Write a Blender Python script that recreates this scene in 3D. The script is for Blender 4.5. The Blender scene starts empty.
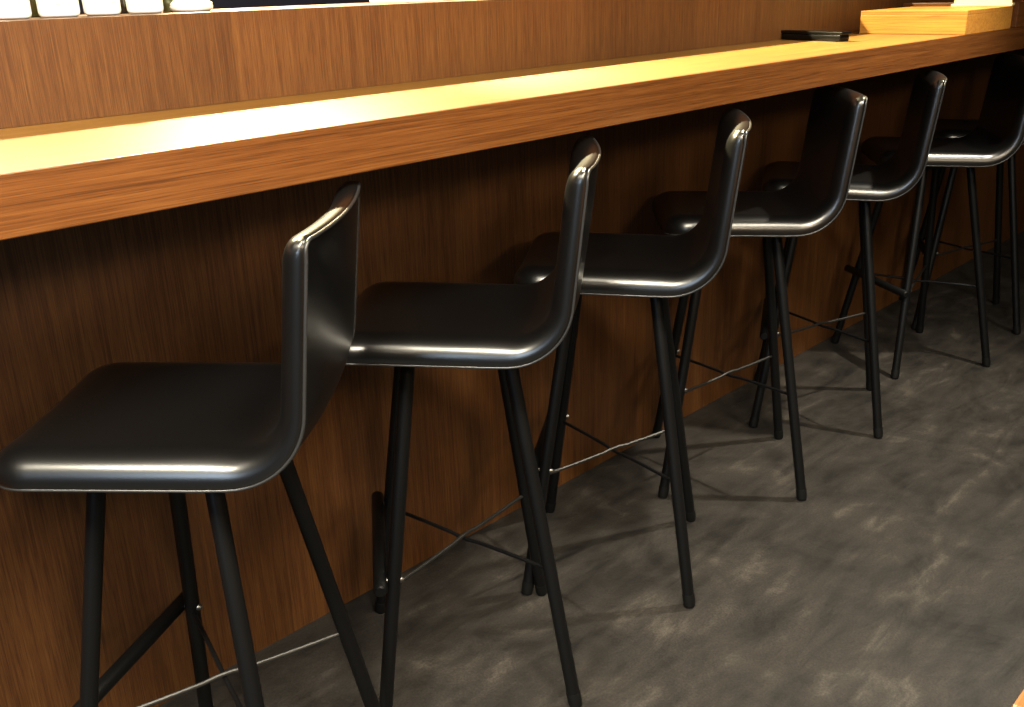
import bpy, bmesh, math, random
from mathutils import Vector, Matrix
random.seed(7)
S = bpy.context.scene
COL = S.collection
PI = math.pi

# ------------------------------------------------------------------ helpers
def link(o):
    COL.objects.link(o); return o

def tag(o, label=None, cat=None, group=None, kind=None):
    if label: o['label'] = label
    if cat: o['category'] = cat
    if group: o['group'] = group
    if kind: o['kind'] = kind
    return o

def empty(name, loc=(0, 0, 0), rz=0.0):
    o = bpy.data.objects.new(name, None)
    o.empty_display_size = 0.1
    o.location = loc; o.rotation_euler = (0, 0, rz)
    return link(o)

def obj(name, bm, mat, parent=None, smooth=False, sharp=35):
    me = bpy.data.meshes.new(name)
    bmesh.ops.recalc_face_normals(bm, faces=bm.faces[:])
    bm.to_mesh(me); bm.free()
    o = link(bpy.data.objects.new(name, me))
    me.materials.append(mat)
    if smooth:
        for p in me.polygons: p.use_smooth = True
        try: me.set_sharp_from_angle(angle=math.radians(sharp))
        except Exception: pass
    if parent: o.parent = parent
    return o

def add_box(bm, lo, hi, bevel=0.0, seg=2, rot=0.0, piv=None):
    g = bmesh.ops.create_cube(bm, size=1.0)
    vs = g['verts']
    c = [(a + b) / 2 for a, b in zip(lo, hi)]; d = [b - a for a, b in zip(lo, hi)]
    for v in vs:
        v.co = Vector((v.co.x * d[0] + c[0], v.co.y * d[1] + c[1], v.co.z * d[2] + c[2]))
    if bevel > 0:
        es = list({e for v in vs for e in v.link_edges})
        r = bmesh.ops.bevel(bm, geom=es, offset=bevel, segments=seg, profile=0.5, affect='EDGES')
        vs = list({v for f in r['faces'] for v in f.verts} | {v for v in vs if v.is_valid})
    if rot:
        m = Matrix.Rotation(rot, 3, 'Z'); p = Vector(piv or c)
        for v in vs:
            if v.is_valid: v.co = p + m @ (v.co - p)

def add_tube(bm, pts, r, n=16, caps=True, round_end=False):
    pts = [Vector(p) for p in pts]
    rings = []
    T0 = (pts[1] - pts[0]).normalized()
    up = Vector((0, 0, 1)) if abs(T0.z) < .9 else Vector((1, 0, 0))
    N = T0.cross(up).normalized()
    path = []
    rr = r if isinstance(r, (list, tuple)) else [r] * len(pts)
    if round_end:
        d0 = (pts[0] - pts[1]).normalized(); d1 = (pts[-1] - pts[-2]).normalized()
        b = rr[0] * .35
        path = [(pts[0], rr[0] * .72), (pts[0] - d0 * b, rr[0])] + list(zip(pts[1:-1], rr[1:-1])) + [(pts[-1] - d1 * b, rr[-1]), (pts[-1], rr[-1] * .72)]
    else:
        path = list(zip(pts, rr))
    for i, (p, q) in enumerate(path):
        a = path[max(i - 1, 0)][0]; b = path[min(i + 1, len(path) - 1)][0]
        T = (b - a).normalized()
        N = (N - T * N.dot(T)).normalized(); B = T.cross(N)
        rings.append([bm.verts.new(p + (N * math.cos(2 * PI * k / n) + B * math.sin(2 * PI * k / n)) * q) for k in range(n)])
    for a, b in zip(rings, rings[1:]):
        for k in range(n):
            bm.faces.new((a[k], a[(k + 1) % n], b[(k + 1) % n], b[k]))
    if caps:
        bm.faces.new(rings[0][::-1]); bm.faces.new(rings[-1])

def add_lathe(bm, prof, n=32, c=(0, 0, 0)):
    rings = []
    for r, z in prof:
        if r < 1e-5: rings.append([bm.verts.new((c[0], c[1], c[2] + z))])
        else: rings.append([bm.verts.new((c[0] + r * math.cos(2 * PI * k / n), c[1] + r * math.sin(2 * PI * k / n), c[2] + z)) for k in range(n)])
    for a, b in zip(rings, rings[1:]):
        for k in range(n):
            k2 = (k + 1) % n
            if len(a) == 1 and len(b) == 1: continue
            if len(a) == 1: bm.faces.new((a[0], b[k2], b[k]))
            elif len(b) == 1: bm.faces.new((a[k], a[k2], b[0]))
            else: bm.faces.new((a[k], a[k2], b[k2], b[k]))

# ------------------------------------------------------------------ materials
def new_mat(name):
    m = bpy.data.materials.new(name); m.use_nodes = True
    nt = m.node_tree
    return m, nt, nt.nodes['Principled BSDF']

def nd(nt, t, **kw):
    n = nt.nodes.new(t)
    for k, v in kw.items():
        if k in n.inputs.keys() if isinstance(k, str) else False: n.inputs[k].default_value = v
        else: setattr(n, k, v)
    return n

def plain(name, col, rough=.5, metal=0.0, spec=.5, bump=0.0, bscale=300):
    m, nt, b = new_mat(name)
    b.inputs['Roughness'].default_value = rough; b.inputs['Metallic'].default_value = metal
    b.inputs['Specular IOR Level'].default_value = spec
    tc = nd(nt, 'ShaderNodeTexCoord')
    nz = nd(nt, 'ShaderNodeTexNoise'); nz.inputs['Scale'].default_value = bscale; nz.inputs['Detail'].default_value = 3
    nt.links.new(tc.outputs['Object'], nz.inputs['Vector'])
    mx = nd(nt, 'ShaderNodeMixRGB'); mx.inputs[1].default_value = (*[c * .88 for c in col], 1); mx.inputs[2].default_value = (*[min(1, c * 1.1) for c in col], 1)
    nt.links.new(nz.outputs['Fac'], mx.inputs[0]); nt.links.new(mx.outputs[0], b.inputs['Base Color'])
    if bump:
        bp = nd(nt, 'ShaderNodeBump'); bp.inputs['Strength'].default_value = bump; bp.inputs['Distance'].default_value = .001
        nt.links.new(nz.outputs['Fac'], bp.inputs['Height']); nt.links.new(bp.outputs['Normal'], b.inputs['Normal'])
    return m

def wood(name, dark, mid, light, grain=(650, 650, 9), broad=(110, 110, 1.6), rough=.4, spec=.4, leaf=None, bump=.15):
    """straight-grained veneer; the grain runs along the axis with the small scale"""
    m, nt, b = new_mat(name)
    L = nt.links.new
    tc = nd(nt, 'ShaderNodeTexCoord')
    def noise(scale, detail=3.0, rgh=.55, dist=0.0):
        mp = nd(nt, 'ShaderNodeMapping'); mp.inputs['Scale'].default_value = scale
        L(tc.outputs['Object'], mp.inputs['Vector'])
        n = nd(nt, 'ShaderNodeTexNoise'); n.inputs['Scale'].default_value = 1.0; n.inputs['Detail'].default_value = detail
        n.inputs['Roughness'].default_value = rgh; n.inputs['Distortion'].default_value = dist
        L(mp.outputs[0], n.inputs['Vector']); return n
    fine = noise(grain, 5, .75); br = noise(broad, 3, .6, .2); pores = noise([g * 2.6 for g in grain], 2, .5)
    mix = nd(nt, 'ShaderNodeMath', operation='MULTIPLY_ADD'); L(fine.outputs['Fac'], mix.inputs[0]); mix.inputs[1].default_value = .76
    m2 = nd(nt, 'ShaderNodeMath', operation='MULTIPLY'); L(br.outputs['Fac'], m2.inputs[0]); m2.inputs[1].default_value = .24
    L(m2.outputs[0], mix.inputs[2])
    rp = nd(nt, 'ShaderNodeValToRGB'); e = rp.color_ramp.elements
    e[0].position = .40; e[0].color = (*dark, 1); e[1].position = .62; e[1].color = (*light, 1)
    k = e.new(.5); k.color = (*mid, 1)
    L(mix.outputs[0], rp.inputs['Fac'])
    pr = nd(nt, 'ShaderNodeValToRGB'); pe = pr.color_ramp.elements
    pe[0].position = .33; pe[0].color = (.6, .57, .55, 1); pe[1].position = .43; pe[1].color = (1, 1, 1, 1)
    L(pores.outputs['Fac'], pr.inputs['Fac'])
    mu = nd(nt, 'ShaderNodeMixRGB', blend_type='MULTIPLY'); mu.inputs[0].default_value = .8
    L(rp.outputs[0], mu.inputs[1]); L(pr.outputs[0], mu.inputs[2])
    out = mu.outputs[0]
    if leaf:                                        # veneer leaves of slightly different tone
        sp = nd(nt, 'ShaderNodeSeparateXYZ'); L(tc.outputs['Object'], sp.inputs[0])
        dv = nd(nt, 'ShaderNodeMath', operation='DIVIDE'); L(sp.outputs['X'], dv.inputs[0]); dv.inputs[1].default_value = leaf
        fl = nd(nt, 'ShaderNodeMath', operation='FLOOR'); L(dv.outputs[0], fl.inputs[0])
        wn = nd(nt, 'ShaderNodeTexWhiteNoise'); wn.noise_dimensions = '1D'; L(fl.outputs[0], wn.inputs['W'])
        mr = nd(nt, 'ShaderNodeMapRange'); mr.inputs['To Min'].default_value = .86; mr.inputs['To Max'].default_value = 1.1
        L(wn.outputs['Value'], mr.inputs['Value'])
        ml = nd(nt, 'ShaderNodeVectorMath', operation='SCALE'); L(out, ml.inputs[0]); L(mr.outputs[0], ml.inputs['Scale'])
        out = ml.outputs[0]
    L(out, b.inputs['Base Color'])
    b.inputs['Roughness'].default_value = rough; b.inputs['Specular IOR Level'].default_value = spec
    bp = nd(nt, 'ShaderNodeBump'); bp.inputs['Strength'].default_value = bump; bp.inputs['Distance'].default_value = .0006
    L(mix.outputs[0], bp.inputs['Height']); L(bp.outputs['Normal'], b.inputs['Normal'])
    return m

WD, WM, WL = (.054, .019, .0066), (.096, .0365, .0105), (.140, .060, .0155)
M_panel = wood('veneer_vertical', WD, WM, WL, leaf=.45, rough=.5, spec=.3)
M_top = wood('veneer_top', (.13, .058, .012), (.18, .085, .017), (.23, .118, .026), grain=(3.2, 260, 260), broad=(.6, 26, 26), rough=.38, spec=.4)
M_edge = wood('veneer_edge', (.060, .019, .004), (.122, .0405, .0088), (.168, .063, .014), grain=(5, 420, 420), broad=(1.0, 60, 90), rough=.4, spec=.4)
M_pale = wood('pale_wood', (.34, .14, .022), (.42, .18, .028), (.50, .24, .04), grain=(120, 3, 160), broad=(14, .8, 20), rough=.5)
M_table = wood('table_wood', (.10, .036, .011), (.14, .055, .018), (.17, .075, .026), grain=(3, 150, 150), broad=(.6, 20, 20), rough=.4)

def leather():
    m, nt, b = new_mat('black_leather'); L = nt.links.new
    tc = nd(nt, 'ShaderNodeTexCoord')
    v = nd(nt, 'ShaderNodeTexVoronoi'); v.inputs['Scale'].default_value = 420
    n = nd(nt, 'ShaderNodeTexNoise'); n.inputs['Scale'].default_value = 9; n.inputs['Detail'].default_value = 4
    L(tc.outputs['Object'], v.inputs['Vector']); L(tc.outputs['Object'], n.inputs['Vector'])
    bp = nd(nt, 'ShaderNodeBump'); bp.inputs['Strength'].default_value = .05; bp.inputs['Distance'].default_value = .0003
    L(v.outputs['Distance'], bp.inputs['Height']); L(bp.outputs['Normal'], b.inputs['Normal'])
    mr = nd(nt, 'ShaderNodeMapRange'); mr.inputs['To Min'].default_value = .275; mr.inputs['To Max'].default_value = .295
    L(n.outputs['Fac'], mr.inputs['Value']); L(mr.outputs[0], b.inputs['Roughness'])
    b.inputs['Base Color'].default_value = (.002, .002, .0022, 1)
    b.inputs['Specular IOR Level'].default_value = 1.0
    return m
M_leather = leather()
M_piping = plain('piping_leather', (.02, .02, .021), .35, spec=.6)
M_steel = plain('black_powdercoat', (.003, .003, .0033), .42, spec=.22, bump=.08, bscale=900)
M_wire = plain('highlit_steel_wire', (.055, .054, .052), .48, metal=.9)  # paler metal stands in for the highlight on one brace rod
M_rubber = plain('black_rubber', (.002, .002, .002), .6, spec=.25)
M_bolt = plain('bright_bolt', (.2, .195, .185), .4, metal=1.0)

def floor_mat():
    """slate-look vinyl: cloudy patches, long brushed streaks, fine speckle"""
    m, nt, b = new_mat('slate_floor'); L = nt.links.new
    tc = nd(nt, 'ShaderNodeTexCoord')
    def noise(sc, det, dist, rgh=.6, rot=0, stretch=(1, 1, 1)):
        mp = nd(nt, 'ShaderNodeMapping'); mp.inputs['Rotation'].default_value = (0, 0, math.radians(rot)); mp.inputs['Scale'].default_value = stretch
        L(tc.outputs['Object'], mp.inputs['Vector'])
        n = nd(nt, 'ShaderNodeTexNoise'); n.inputs['Scale'].default_value = sc; n.inputs['Detail'].default_value = det
        n.inputs['Distortion'].default_value = dist; n.inputs['Roughness'].default_value = rgh
        L(mp.outputs[0], n.inputs['Vector']); return n.outputs['Fac']
    def math_(op, a, bb, c=None):
        n = nd(nt, 'ShaderNodeMath', operation=op)
        for k, v in enumerate((a, bb, c)):
            if v is None: continue
            if isinstance(v, (int, float)): n.inputs[k].default_value = v
            else: L(v, n.inputs[k])
        return n.outputs[0]
    a = noise(5.5, 8, .9, .68); st = noise(3.6, 8, .9, .6, 62, (1, 4.2, 1)); s2 = noise(4.5, 5, .5, .6, -18, (1, 3.4, 1)); g = noise(210, 2, 0)
    t = math_('MULTIPLY_ADD', a, .42, math_('MULTIPLY_ADD', st, .36, math_('MULTIPLY', s2, .22)))
    def ridged(sc, rot, stretch):
        mp = nd(nt, 'ShaderNodeMapping'); mp.inputs['Rotation'].default_value = (0, 0, math.radians(rot)); mp.inputs['Scale'].default_value = stretch
        L(tc.outputs['Object'], mp.inputs['Vector'])
        n = nd(nt, 'ShaderNodeTexNoise'); n.noise_type = 'RIDGED_MULTIFRACTAL'; n.inputs['Scale'].default_value = sc; n.inputs['Detail'].default_value = 5
        n.inputs['Distortion'].default_value = .5; n.inputs['Roughness'].default_value = .5
        L(mp.outputs[0], n.inputs['Vector'])
        r = nd(nt, 'ShaderNodeMapRange'); r.inputs['From Min'].default_value = .2; r.inputs['From Max'].default_value = 1.6
        L(n.outputs['Fac'], r.inputs['Value']); return r.outputs[0]
    rd = math_('MULTIPLY_ADD', ridged(2.2, 50, (1, 2.6, 1)), .6, math_('MULTIPLY', ridged(2.6, -25, (1, 2.4, 1)), .4))
    t = math_('MULTIPLY_ADD', rd, .28, math_('MULTIPLY_ADD', t, .85, -.04))
    rp = nd(nt, 'ShaderNodeValToRGB'); e = rp.color_ramp.elements
    e[0].position = .29; e[0].color = (.0095, .0086, .0078, 1); e[1].position = .60; e[1].color = (.112, .098, .081, 1)
    k = e.new(.43); k.color = (.031, .0273, .0238, 1)
    L(t, rp.inputs['Fac'])
    gm = nd(nt, 'ShaderNodeMapRange'); gm.inputs['From Min'].default_value = .3; gm.inputs['From Max'].default_value = .7
    gm.inputs['To Min'].default_value = .7; gm.inputs['To Max'].default_value = 1.3
    L(g, gm.inputs['Value'])
    sc = nd(nt, 'ShaderNodeVectorMath', operation='SCALE'); L(rp.outputs[0], sc.inputs[0]); L(gm.outputs[0], sc.inputs['Scale'])
    L(sc.outputs[0], b.inputs['Base Color'])
    b.inputs['Roughness'].default_value = .55; b.inputs['Specular IOR Level'].default_value = .25
    bp = nd(nt, 'ShaderNodeBump'); bp.inputs['Strength'].default_value = .7; bp.inputs['Distance'].default_value = .008
    L(t, bp.inputs['Height']); L(bp.outputs['Normal'], b.inputs['Normal'])
    return m
M_floor = floor_mat()
M_wall = plain('dark_wall', (.07, .06, .05), .8)
M_kwall = plain('navy_wall', (.018, .02, .045), .6)
M_ceil = plain('dark_ceiling', (.10, .095, .09), .9)
M_white = plain('white_plastic', (.8, .79, .76), .4)
M_dash = plain('grey_print', (.14, .14, .15), .6)
M_olive = plain('olive_glass', (.045, .045, .014), .15, spec=.6)
M_black = plain('black_lacquer', (.0025, .0025, .0025), .3, spec=.22)
M_blackglass = plain('black_bottle_glass', (.01, .01, .01), .15)
M_cream = plain('cream_card', (.85, .74, .42), .7)
M_darkhole = plain('slot_wood', (.05, .025, .01), .8)

# ------------------------------------------------------------------ the room
YC, YR, YP = 1.10, 1.506, 1.5515           # counter edge, riser face, front panel face
ZB, ZT, ZR = 1.0238, 1.0922, 1.2352        # counter underside, counter top, riser top
X0, X1 = -1.2, 6.2
def slab(name, lo, hi, mat, kind='structure'):
    bm = bmesh.new(); add_box(bm, lo, hi); o = obj(name, bm, mat); o['kind'] = kind; return o
slab('floor', (-3, -4, -.05), (7.5, 3.4, 0), M_floor)
slab('ceiling', (-3, -4, 2.62), (7.5, 3.4, 2.7), M_ceil)
slab('wall_back', (-3.1, 3.4, 0), (7.6, 3.5, 2.62), M_kwall)
slab('wall_front', (-3.1, -4.1, 0), (7.6, -4, 2.62), M_wall)
slab('wall_left', (-3.1, -4, 0), (-3, 3.4, 2.62), M_wall)
slab('wall_right', (7.5, -4, 0), (7.6, 3.4, 2.62), M_wall)

# the built-in bar: front panel, worktop with its edge strip, upstand with its ledge
bar = empty('bar_counter', (2.5, 1.4, 0))
tag(bar, 'long wooden bar counter with thick top and dark veneer front', 'bar counter')
inv = Matrix.Translation((-2.5, -1.4, 0))
def bar_part(name, boxes, mat, parent=bar, bevel=0.0):
    bm = bmesh.new()
    for lo, hi in boxes: add_box(bm, lo, hi, bevel)
    o = obj(name, bm, mat, parent)
    if parent is bar: o.matrix_parent_inverse = inv
    return o
bar_part('front_panel', [((X0, YP, 0), (X1, YP + .03, ZB))], M_panel)['label'] = 'dark vertical veneer panel under the counter top'
wt = bar_part('worktop', [((X0, YC + .012, ZB), (X1, YP + .28, ZT - .0006))], M_top)
bar_part('front_edge', [((X0, YC, ZB - .0005), (X1, YC + .0115, ZT))], M_edge, wt, .0015)
shelf = empty('bar_shelf', (2.5, 1.66, ZT))
tag(shelf, 'golden brown vertical veneer upstand with a narrow ledge behind the counter top', 'bar shelf')
bm = bmesh.new(); add_box(bm, (X0, YR, ZT), (X1, YR + .02, ZR)); o = obj('upstand', bm, M_panel, shelf); o.matrix_parent_inverse = Matrix.Translation((-2.5, -1.66, -ZT))
bm = bmesh.new(); add_box(bm, (X0, YR + .0205, ZR - .02), (X1, YR + .32, ZR), .001); o = obj('ledge', bm, M_panel, shelf); o.matrix_parent_inverse = Matrix.Translation((-2.5, -1.66, -ZT))

# ------------------------------------------------------------------ stool
ZS, SEATF, W, TH = .70, .199, .179, .046
def profile_path():
    """mid-surface side profile in (x, z): front lip, seat, fillet, leaning back"""
    zm = ZS + TH / 2 - .008
    bx, bz = -.187, zm
    tx, tz = -.221, 1.0085
    d = Vector((tx - bx, tz - bz)); d.normalize()
    R = .085
    # fillet between (-1,0) direction and d at corner (bx,bz)
    ang = math.acos(max(-1, min(1, Vector((-1, 0)).dot(d))))
    t = R * math.tan(ang / 2)
    p1 = Vector((bx + t, bz)); p2 = Vector((bx, bz)) + d * t
    c = p1 + Vector((0, R))
    pts = []
    n = 26
    for i in range(n + 1):                                     # seat
        x = SEATF + (p1.x - SEATF) * i / n
        u = max(0, (x - .06) / (SEATF - .06))
        pts.append(Vector((x, bz + .008 * max(0, (x - p1.x) / (SEATF - p1.x)))))
    for i in range(1, 17):                                     # fillet
        a = -PI / 2 - ang * i / 16
        pts.append(c + Vector((math.cos(a), math.sin(a))) * R)
    n = 24
    for i in range(1, n + 1):
        q = p2 + (Vector((tx, tz)) - p2) * i / n
        pts.append(q)
    return pts
PATH = profile_path()
CUM = [0.0]
for a, b in zip(PATH, PATH[1:]): CUM.append(CUM[-1] + (b - a).length)
LEN = CUM[-1]
def path_at(s):
    s = max(0, min(LEN, s))
    for i in range(len(CUM) - 1):
        if s <= CUM[i + 1] + 1e-9:
            f = (s - CUM[i]) / (CUM[i + 1] - CUM[i]); break
    p = PATH[i].lerp(PATH[i + 1], f)
    def tan(j):
        a = PATH[max(j - 1, 0)]; b = PATH[min(j + 1, len(PATH) - 1)]
        return (b - a).normalized()
    t = tan(i).lerp(tan(i + 1), f).normalized()
    return p, t
R_FRONT, R_TOP = .058, .018
def half_w(s):
    if s < R_FRONT: return W - R_FRONT + math.sqrt(max(0, R_FRONT ** 2 - (R_FRONT - s) ** 2))
    e = LEN - s
    if e < R_TOP: return W - R_TOP + math.sqrt(max(0, R_TOP ** 2 - (R_TOP - e) ** 2))
    return W
def edge_d(s, t):
    """distance to the rounded outline of the unrolled shell"""
    t = abs(t); r, e = (R_FRONT, s) if s < LEN / 2 else (R_TOP, LEN - s)
    a, b, k = e, W - t, .022
    hh = max(k - abs(a - b), 0) / k
    d = min(a, b) - hh * hh * k * .25
    if e < r and t > W - r:
        d = min(max(d, 0), r - math.hypot(r - e, t - (W - r))) if r < .03 else r - math.hypot(r - e, t - (W - r))
    return max(0, d)
def sag(s):
    k = max(0, min(1, (s - .25) / (LEN - .25)))
    k = k * k * (3 - 2 * k)
    return .009 + .008 * k
def surf(s, t, side, extra=0.0):
    """side +1: sitter's side, -1: underside / rear"""
    p, tg = path_at(s)
    nin = Vector((tg.y, -tg.x))            # for tangent (-1,0) gives (0,1): up / towards the sitter
    u = t / W
    d = edge_d(s, t)
    e0, r1 = .006, .044                    # crisp sewn edge underneath / behind, wide roll on the sitter's side
    u_ = max(0, min(1, (s - .26) / .16))
    TH = .046 - .008 * u_ * u_ * (3 - 2 * u_)
    if side > 0:
        k = min(d, r1) / r1
        h = -TH / 2 + e0 + (TH - e0) * (1 - (1 - k) ** 2.2) ** (1 / 2.2)
    else:
        k = min(d, e0) / e0
        h = TH / 2 - e0 + e0 * math.sqrt(max(0, 1 - (1 - k) ** 2))
    q = p + nin * (side * (h + extra) - sag(s) * (1 - u * u))
    return Vector((q.x, t, q.y))

def shell_mesh():
    ss = [0, .0005, .0016, .0032, .006, .009, .013, .018, .025, .034, .044]
    n = 58
    mids = [.044 + (LEN - .088) * i / n for i in range(1, n)]
    ss = ss + mids + [LEN - v for v in reversed(ss)]
    fr = [0, .0005, .0016, .0032, .006, .009, .013, .018, .025, .034, .044]
    bm = bmesh.new()
    grids = {}
    bound = {}
    for side in (1, -1):
        g = []
        for i, s in enumerate(ss):
            w = half_w(s); row = []
            inner = max(w - .044, .001)
            ts = [-w + f for f in fr] + [-inner + 2 * inner * j / 20 for j in range(1, 20)] + [w - f for f in reversed(fr)]
            for j, t in enumerate(ts):
                edge = i in (0, len(ss) - 1) or j in (0, len(ts) - 1)
                if edge and (i, j) in bound: row.append(bound[(i, j)]); continue
                v = bm.verts.new(surf(s, t, side))
                if edge: bound[(i, j)] = v
                row.append(v)
            g.append(row)
        grids[side] = g
        for i in range(len(ss) - 1):
            for j in range(len(g[0]) - 1):
                q = (g[i][j], g[i + 1][j], g[i + 1][j + 1], g[i][j + 1])
                f = bm.faces.new(q if side > 0 else q[::-1])
                f.material_index = 0 if (ss[i] + ss[i + 1]) / 2 < SPLIT else 1
    bmesh.ops.recalc_face_normals(bm, faces=bm.faces[:])
    bm.normal_update()
    return bm
SPLIT = CUM[26] + .085 * .75
def split_shell():
    bm = shell_mesh()
    bm.verts.index_update()
    out = []
    for k in (0, 1):
        idx = {}; co = []; no = []; fs = []
        for f in bm.faces:
            if f.material_index != k: continue
            q = []
            for v in f.verts:
                if v.index not in idx:
                    idx[v.index] = len(co); co.append(v.co.copy()); no.append(v.normal.copy())
                q.append(idx[v.index])
            fs.append(q)
        me = bpy.data.meshes.new('shell'); me.from_pydata(co, [], fs); me.update()
        for p in me.polygons: p.use_smooth = True
        me.normals_split_custom_set_from_vertices(no)
        me.materials.append(M_leather)
        out.append(me)
    bm.free()
    return out

def piping(part):
    """welt sewn round the underside / rear outline, split where the seat turns into the back"""
    inset = .0035
    def outline(side_t):
        pts = []
        lo, hi = (.0, SPLIT) if part == 'seat' else (SPLIT, LEN)
        N = 40
        for i in range(N + 1):
            s = lo + (hi - lo) * i / N
            pts.append((s, side_t))
        return pts
    # inset rounded outline
    left, right, end = [], [], []
    r_i = max(.004, (R_FRONT if part == 'seat' else R_TOP) - inset)
    wi = W - inset
    N = 34
    if part == 'seat':
        sgrid = [SPLIT + (inset + r_i - SPLIT) * i / N for i in range(N + 1)]
        arc = [(inset + r_i - r_i * math.sin(a), wi - r_i + r_i * math.cos(a)) for a in [PI / 2 * i / 10 for i in range(1, 11)]]
    else:
        e = LEN - inset
        sgrid = [SPLIT + (e - r_i - SPLIT) * i / N for i in range(N + 1)]
        arc = [(e - r_i + r_i * math.sin(a), wi - r_i + r_i * math.cos(a)) for a in [PI / 2 * i / 10 for i in range(1, 11)]]
    half = [(s, wi) for s in sgrid] + arc
    cross = [(half[-1][0], half[-1][1] * (1 - 2 * i / 24)) for i in range(1, 24)]
    full = half + cross + [(s, -t) for s, t in reversed(half)]
    bm = bmesh.new()
    add_tube(bm, [surf(s, t, -1, .0008) for s, t in full], .0024, 8)
    return bm

FX, FY, TX, TY, ZF = .1778, .1836, .082, .079, .2867
def leg_pt(sx, sy, z):
    k = z / ZS
    return Vector((sx * (FX + (TX - FX) * k), sy * (FY + (TY - FY) * k), z))

def build_stool(label):
    root = empty('bar_stool')
    tag(root, label, 'bar stool', 'black bar stools along the counter')
    me_seat, me_back = split_shell()
    me_seat.name = 'seat'; me_back.name = 'backrest'
    seat = link(bpy.data.objects.new('seat', me_seat)); seat.parent = root
    back = link(bpy.data.objects.new('backrest', me_back)); back.parent = root
    obj('piping', piping('seat'), M_piping, seat, True, 60)
    obj('piping', piping('back'), M_piping, back, True, 60)
    # mounting plate under the seat
    bm = bmesh.new(); add_box(bm, (-.098, -.095, .674), (.098, .095, .687), .004)
    obj('mounting_plate', bm, M_steel, root, True)
    for sx, sy in ((1, 1), (1, -1), (-1, 1), (-1, -1)):
        bm = bmesh.new(); add_tube(bm, [leg_pt(sx, sy, .690), leg_pt(sx, sy, .35), leg_pt(sx, sy, .018)], .0125, 20)
        lg = obj('leg', bm, M_steel, root, True)
        bm = bmesh.new(); add_tube(bm, [leg_pt(sx, sy, .03), leg_pt(sx, sy, .012), leg_pt(sx, sy, .003)], [.0134, .0134, .0122], 20)
        obj('foot_cap', bm, M_rubber, lg, True)
    # front footrest, bolted to the outer side of the front legs, ends run past the legs
    a = leg_pt(1, 1, ZF) + Vector((.024, .034, 0)); b = leg_pt(1, -1, ZF) + Vector((.024, -.034, 0))
    bm = bmesh.new(); add_tube(bm, [a, a.lerp(b, .5), b], .0125, 20, round_end=True)
    fr = obj('footrest', bm, M_steel, root, True, 50)
    for sy in (1, -1):
        c = leg_pt(1, sy, ZF)
        bm = bmesh.new(); add_tube(bm, [c + Vector((-.018, 0, 0)), c + Vector((-.0135, 0, 0)), c + Vector((.03, 0, 0))], [.0035, .006, .006], 12)
        obj('bolt', bm, M_bolt, fr, True)
    # two thin rods crossing between opposite legs, cranked round each other in the middle
    for sy, dz in ((1, .004), (-1, -.004)):
        p = leg_pt(1, sy, .275); q = leg_pt(-1, -sy, .275)
        m = (p + q) / 2; t = (q - p).normalized()
        pts = [p, p.lerp(q, .25), m - t * .035 + Vector((0, 0, dz * .3)), m - t * .012 + Vector((0, 0, dz)), m + t * .012 + Vector((0, 0, dz)), m + t * .035 + Vector((0, 0, dz * .3)), p.lerp(q, .75), q]
        bm = bmesh.new(); add_tube(bm, pts, .0038, 10)
        obj('cross_brace', bm, M_wire if sy > 0 else M_steel, root, True)  # rods are alike; one rod's highlight is put into its paler metal
    return root

YAW, PITCH, ROLL, HCAM, FPX = math.radians(44.502), .3598, -.0309, 1.2614, 977.9
def facing(az):                      # azimuth of the seat's far side, to the right of the heading
    return YAW - az + PI / 2
STOOLS = [  # x, y, seat azimuth, base azimuth
    (.5659, 1.1999, .03, .2517), (1.0937, 1.2175, .095, -.1328), (1.5746, 1.2323, .165, .1871),
    (2.1286, 1.2831, .045, .1019), (2.647, 1.2868, .265, .2812), (3.2807, 1.2612, .13, -.2367), (3.80, 1.29, .15, .25)]
LABELS = [
    'black leather bar stool nearest the camera, cut off by the left frame edge',
    'second black bar stool from the left, its footrest seen end on by the panel',
    'third black bar stool from the left, back seen almost edge on',
    'fourth black bar stool from the left, right of the stool with the edge-on back',
    'fifth black bar stool from the left, its back top just under the counter edge',
    'sixth black bar stool from the left, its bright seat edge at the right frame edge',
    'farthest black bar stool, mostly hidden behind the sixth one at the right edge']
def children(o): return [c for c in bpy.data.objects if c.parent == o]
def copy_tree(o, parent=None):
    c = o.copy(); COL.objects.link(c); c.parent = parent
    for ch in children(o): copy_tree(ch, c)
    return c
BASE_PARTS = ('leg', 'footrest', 'cross_brace', 'mounting_plate')
proto = build_stool(LABELS[0])
roots = [proto] + [copy_tree(proto) for _ in STOOLS[1:]]
for r, (x, y, sa, ba), lb in zip(roots, STOOLS, LABELS):
    r.location = (x, y, 0); r.rotation_euler = (0, 0, facing(ba)); r['label'] = lb
    for c in children(r):
        if c.name.split('.')[0] in ('seat', 'backrest'):       # the seat swivels on its base
            c.rotation_euler = (0, 0, ba - sa)

# ------------------------------------------------------------------ things on the counter
def local(name, loc, rz, label, cat, group=None):
    return tag(empty(name, loc, rz), label, cat, group)
# long black lacquered chopstick box
t = local('chopstick_box', (2.672, 1.395, ZT), math.radians(-17), 'long narrow black lacquered box lying on the counter against the upstand', 'box')
bm = bmesh.new(); add_box(bm, (-.018, -.113, 0), (.018, .113, .017), .003); obj('body', bm, M_black, t, True)
bm = bmesh.new(); add_box(bm, (-.0195, -.120, .0175), (.0195, .118, .0255), .002); obj('lid', bm, M_black, t, True)
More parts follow.
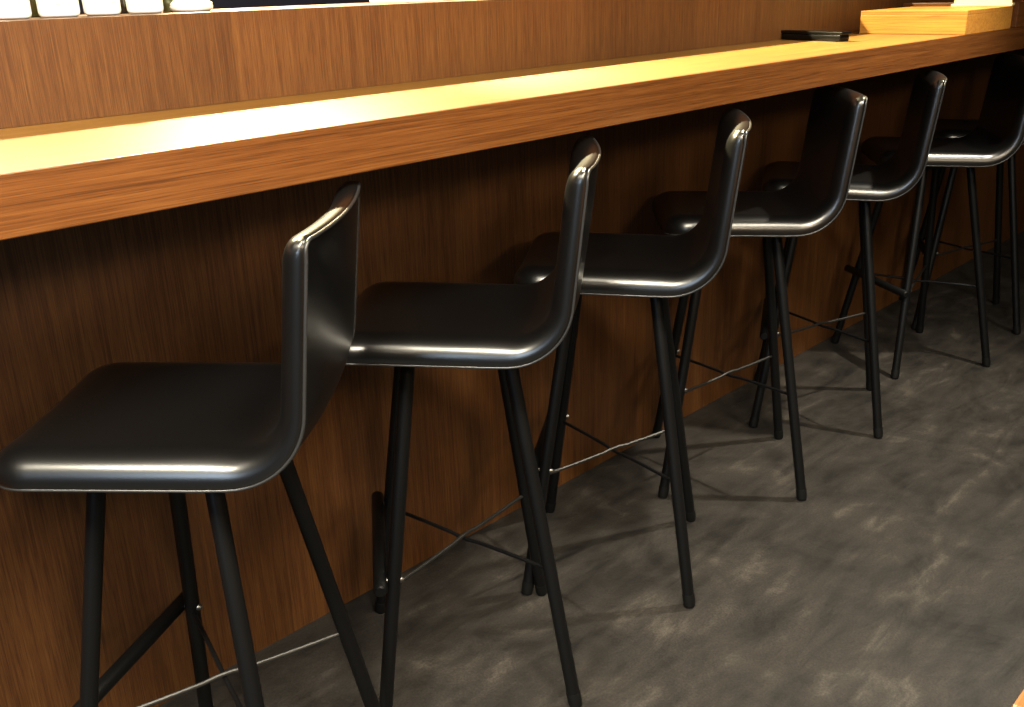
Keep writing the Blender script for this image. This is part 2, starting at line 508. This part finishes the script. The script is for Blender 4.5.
# wooden box
BX0, BX1, BY0, BY1, BH = 3.005, 3.37, YC + .003, 1.42, .066
t = local('wooden_box', ((BX0 + BX1) / 2, (BY0 + BY1) / 2, ZT), 0, 'low pale wooden box across the far end of the counter', 'box')
hx, hy = (BX1 - BX0) / 2, (BY1 - BY0) / 2
bm = bmesh.new()
add_box(bm, (-hx, -hy, 0), (-hx + .012, hy, BH - .012), .0012); add_box(bm, (hx - .012, -hy, 0), (hx, hy, BH - .012), .0012)
add_box(bm, (-hx + .012, -hy, 0), (hx - .012, -hy + .012, BH - .012), .0012); add_box(bm, (-hx + .012, hy - .012, 0), (hx - .012, hy, BH - .012), .0012)
add_box(bm, (-hx + .012, -hy + .012, 0), (hx - .012, hy - .012, .008))
obj('body', bm, M_pale, t)
bm = bmesh.new()
add_box(bm, (-hx, -hy, BH - .012), (-.12, hy, BH), .001)
add_box(bm, (-.095, -hy, BH - .012), (.03, hy, BH), .001)
add_box(bm, (.055, -hy, BH - .012), (hx, hy, BH), .001)
for x in (-.12, .03): add_box(bm, (x, -hy, BH - .012), (x + .025, -.12, BH), .0008); add_box(bm, (x, .06, BH - .012), (x + .025, hy, BH), .0008)
obj('lid', bm, M_pale, t)
t = local('wooden_crate', (3.66, 1.30, ZT), 0, 'reddish wooden crate behind the pale wooden box at the frame edge', 'crate')
bm = bmesh.new()
for lo, hi in (((-.22, -.19, 0), (-.205, .18, .075)), ((.205, -.19, 0), (.22, .18, .075)), ((-.205, -.19, 0), (.205, -.175, .075)), ((-.205, .165, 0), (.205, .18, .075)), ((-.205, -.175, 0), (.205, .165, .01))):
    add_box(bm, lo, hi, .0012)
obj('body', bm, M_edge, t)
t = local('card_stand', (3.36, 1.22, ZT + BH), math.radians(12), 'bright cream card stand on top of the pale wooden box', 'card stand')
bm = bmesh.new(); add_box(bm, (-.03, -.115, 0), (.03, .06, .008), .002); obj('foot', bm, M_cream, t)
bm = bmesh.new(); add_box(bm, (-.008, -.11, .008), (.008, .055, .16), .0015); obj('card', bm, M_cream, t)

# things on the ledge behind the upstand
def canister(x, y, w, h, rz, label):
    t = local('canister', (x, y, ZR), rz, label, 'canister', 'white canisters on the ledge')
    bm = bmesh.new(); add_box(bm, (-w / 2, -w / 2, 0), (w / 2, w / 2, h * .86), .008, 3); obj('body', bm, M_white, t, True)
    bm = bmesh.new(); add_box(bm, (-w / 2 - .001, -w / 2 - .001, h * .86), (w / 2 + .001, w / 2 + .001, h), .006, 3); obj('lid', bm, M_white, t, True)
    bm = bmesh.new()
    for i in range(3):
        a = -w * .32 + i * w * .26
        add_box(bm, (a, -w / 2 - .0006, .0185), (a + w * (.17 - .05 * (i % 2)), -w / 2 + .0004, .0195))
    obj('printed_mark', bm, M_dash, t)
YI = 1.60
canister(.600, YI + .03, .060, .11, -.35, 'white square canister leftmost on the ledge behind the upstand')
canister(.6745, YI + .03, .060, .11, -.39, 'white square canister second from left, between green bottle and narrow gap')
canister(.744, YI + .03, .056, .11, -.43, 'white square canister third from left, beside the slim black bottle')
canister(.817, YI + .03, .057, .11, -.46, 'white square canister fourth from left, beside the dark glass bottle')
def bottle(name, x, y, prof, cap, mat, label):
    t = local(name, (x, y, ZR), 0, label, 'bottle')
    bm = bmesh.new(); add_lathe(bm, prof, 28); obj('body', bm, mat, t, True, 50)
    bm = bmesh.new(); add_lathe(bm, cap, 24); obj('cap', bm, M_black, t, True, 50)
bottle('green_bottle', .677, 1.735, [(0, 0), (.018, 0), (.02, .004), (.02, .10), (.009, .13), (.009, .16)], [(0, .16), (.010, .16), (.010, .178), (0, .178)], M_olive, 'olive green bottle standing between the two leftmost white canisters')
bottle('black_bottle', .815, 1.705, [(0, 0), (.012, 0), (.013, .003), (.013, .09), (.007, .11), (.007, .14)], [(0, .14), (.008, .14), (.008, .155), (0, .155)], M_blackglass, 'slim black bottle in the gap between the right pair of white canisters')
bottle('dark_bottle', .866, 1.645, [(0, 0), (.0095, 0), (.0105, .003), (.0105, .012), (.011, .013), (.011, .016), (.0105, .017), (.0105, .11), (.006, .13), (.006, .16)], [(0, .16), (.007, .16), (.007, .175), (0, .175)], M_olive, 'dark olive glass bottle left of the white lidded pot')
t = local('lidded_pot', (.900, 1.63, ZR), 0, 'small white lidded pot with knob on the ledge', 'pot')
bm = bmesh.new(); add_lathe(bm, [(0, 0), (.030, 0), (.036, .004), (.037, .009), (.0355, .0125)], 40); obj('body', bm, M_white, t, True, 60)
bm = bmesh.new(); add_lathe(bm, [(.0365, .0125), (.034, .0155), (.028, .019), (.016, .0225), (0, .0235)], 40); l = obj('lid', bm, M_white, t, True, 60)
bm = bmesh.new(); add_lathe(bm, [(0, .023), (.0035, .023), (.0035, .030), (.008, .034), (.008, .04), (0, .043)], 20); obj('knob', bm, M_white, l, True, 60)
t = local('white_tray', (1.49, 1.67, ZR), 0, 'long white tray on the ledge right of the dark gap beside the lidded pot', 'tray')
bm = bmesh.new(); add_box(bm, (-.125, -.06, 0), (.125, .06, .010), .003); obj('tray_base', bm, M_white, t, True)
bm = bmesh.new()
for lo, hi in (((-.125, -.06, .010), (-.118, .06, .022)), ((.118, -.06, .010), (.125, .06, .022)), ((-.118, -.06, .010), (.118, -.053, .022)), ((-.118, .053, .010), (.118, .06, .022))):
    add_box(bm, lo, hi, .001)
obj('rim', bm, M_white, t)

# table corner at the lower right
t = local('dining_table', (1.15, -.24, 0), 0, 'corner of an orange brown wooden table at the bottom right of the photo', 'table')
bm = bmesh.new(); add_box(bm, (-.44, -.4, .69), (.44, .4, .72), .004); obj('tabletop', bm, M_table, t)
for sx in (-1, 1):
    for sy in (-1, 1):
        bm = bmesh.new(); add_box(bm, (sx * .39 - .025, sy * .35 - .025, 0), (sx * .39 + .025, sy * .35 + .025, .69), .003); obj('leg', bm, M_table, t)

# ------------------------------------------------------------------ lights
def spot(name, loc, target, power, col, size=1.6, blend=.6, r=.05):
    L = bpy.data.lights.new(name, 'SPOT'); L.energy = power; L.color = col; L.spot_size = size; L.spot_blend = blend; L.shadow_soft_size = r
    o = link(bpy.data.objects.new(name, L)); o.location = loc
    o.rotation_euler = (Vector(target) - Vector(loc)).to_track_quat('-Z', 'Y').to_euler(); return o
def area(name, loc, target, power, col, sx, sy):
    L = bpy.data.lights.new(name, 'AREA'); L.shape = 'RECTANGLE'; L.size = sx; L.size_y = sy; L.energy = power; L.color = col
    o = link(bpy.data.objects.new(name, L)); o.location = loc
    o.rotation_euler = (Vector(target) - Vector(loc)).to_track_quat('-Z', 'Y').to_euler(); return o
WARM = (1.0, .80, .52)
KIT = (1.0, .84, .48)
# kitchen side downlights shining over the ledge onto the counter
for x, pw in ((.62, 640), (1.55, 1250), (2.35, 900)):
    spot('kitchen_downlight', (x, 2.5, 2.4), (x + .1, 1.3, 1.1), pw, KIT, 1.3, .5, .05)
# dining side ceiling downlights along the stools
for x, y, pw in ((-1.1, .50, 560), (-.2, .15, 420), (.6, -.15, 320), (1.3, -.4, 115), (2.4, -.5, 90)):
    spot('ceiling_downlight', (x, y, 2.55), (x + .5, 1.1, .7), pw, (1, .90, .70), 1.6, .7, .22)
spot('ceiling_downlight', (3.05, .42, 2.55), (2.4, .75, 0), 370, (1, .90, .72), 1.15, .8, .04)
# cool area light added at the left for bluish rim highlights
area('cool_left_light', (-2.4, -.5, 1.7), (1.2, 1.0, .8), 38, (.66, .82, 1.0), .7, 1.3)
# lamps over the tables behind the camera
area('table_pendant', (-.3, -1.5, 2.1), (.9, 1.5, .8), 30, (1, .80, .55), .5, .3)
area('table_pendant', (1.0, -2.2, 2.2), (1.2, 1.5, .6), 20, (1, .80, .55), .6, .3)

w = bpy.data.worlds.new('World'); S.world = w; w.use_nodes = True
w.node_tree.nodes['Background'].inputs[0].default_value = (.5, .42, .33, 1)
w.node_tree.nodes['Background'].inputs[1].default_value = .006

# ------------------------------------------------------------------ camera
cam = bpy.data.cameras.new('camera'); co = link(bpy.data.objects.new('camera', cam))
h = Vector((math.cos(YAW), math.sin(YAW), 0)); r = Vector((math.sin(YAW), -math.cos(YAW), 0))
fw = h * math.cos(PITCH) + Vector((0, 0, -math.sin(PITCH))); up = r.cross(fw)
r2 = r * math.cos(ROLL) + up * math.sin(ROLL); u2 = -r * math.sin(ROLL) + up * math.cos(ROLL)
co.matrix_world = Matrix(((r2.x, u2.x, -fw.x, 0), (r2.y, u2.y, -fw.y, 0), (r2.z, u2.z, -fw.z, HCAM), (0, 0, 0, 1)))
cam.sensor_width = 36; cam.lens = FPX / 1024 * 36; cam.clip_start = .02
S.camera = co
S.view_settings.view_transform = 'Standard'; S.view_settings.look = 'None'
S.view_settings.exposure = 0.0; S.view_settings.gamma = 1.0
S.view_settings.use_curve_mapping = False
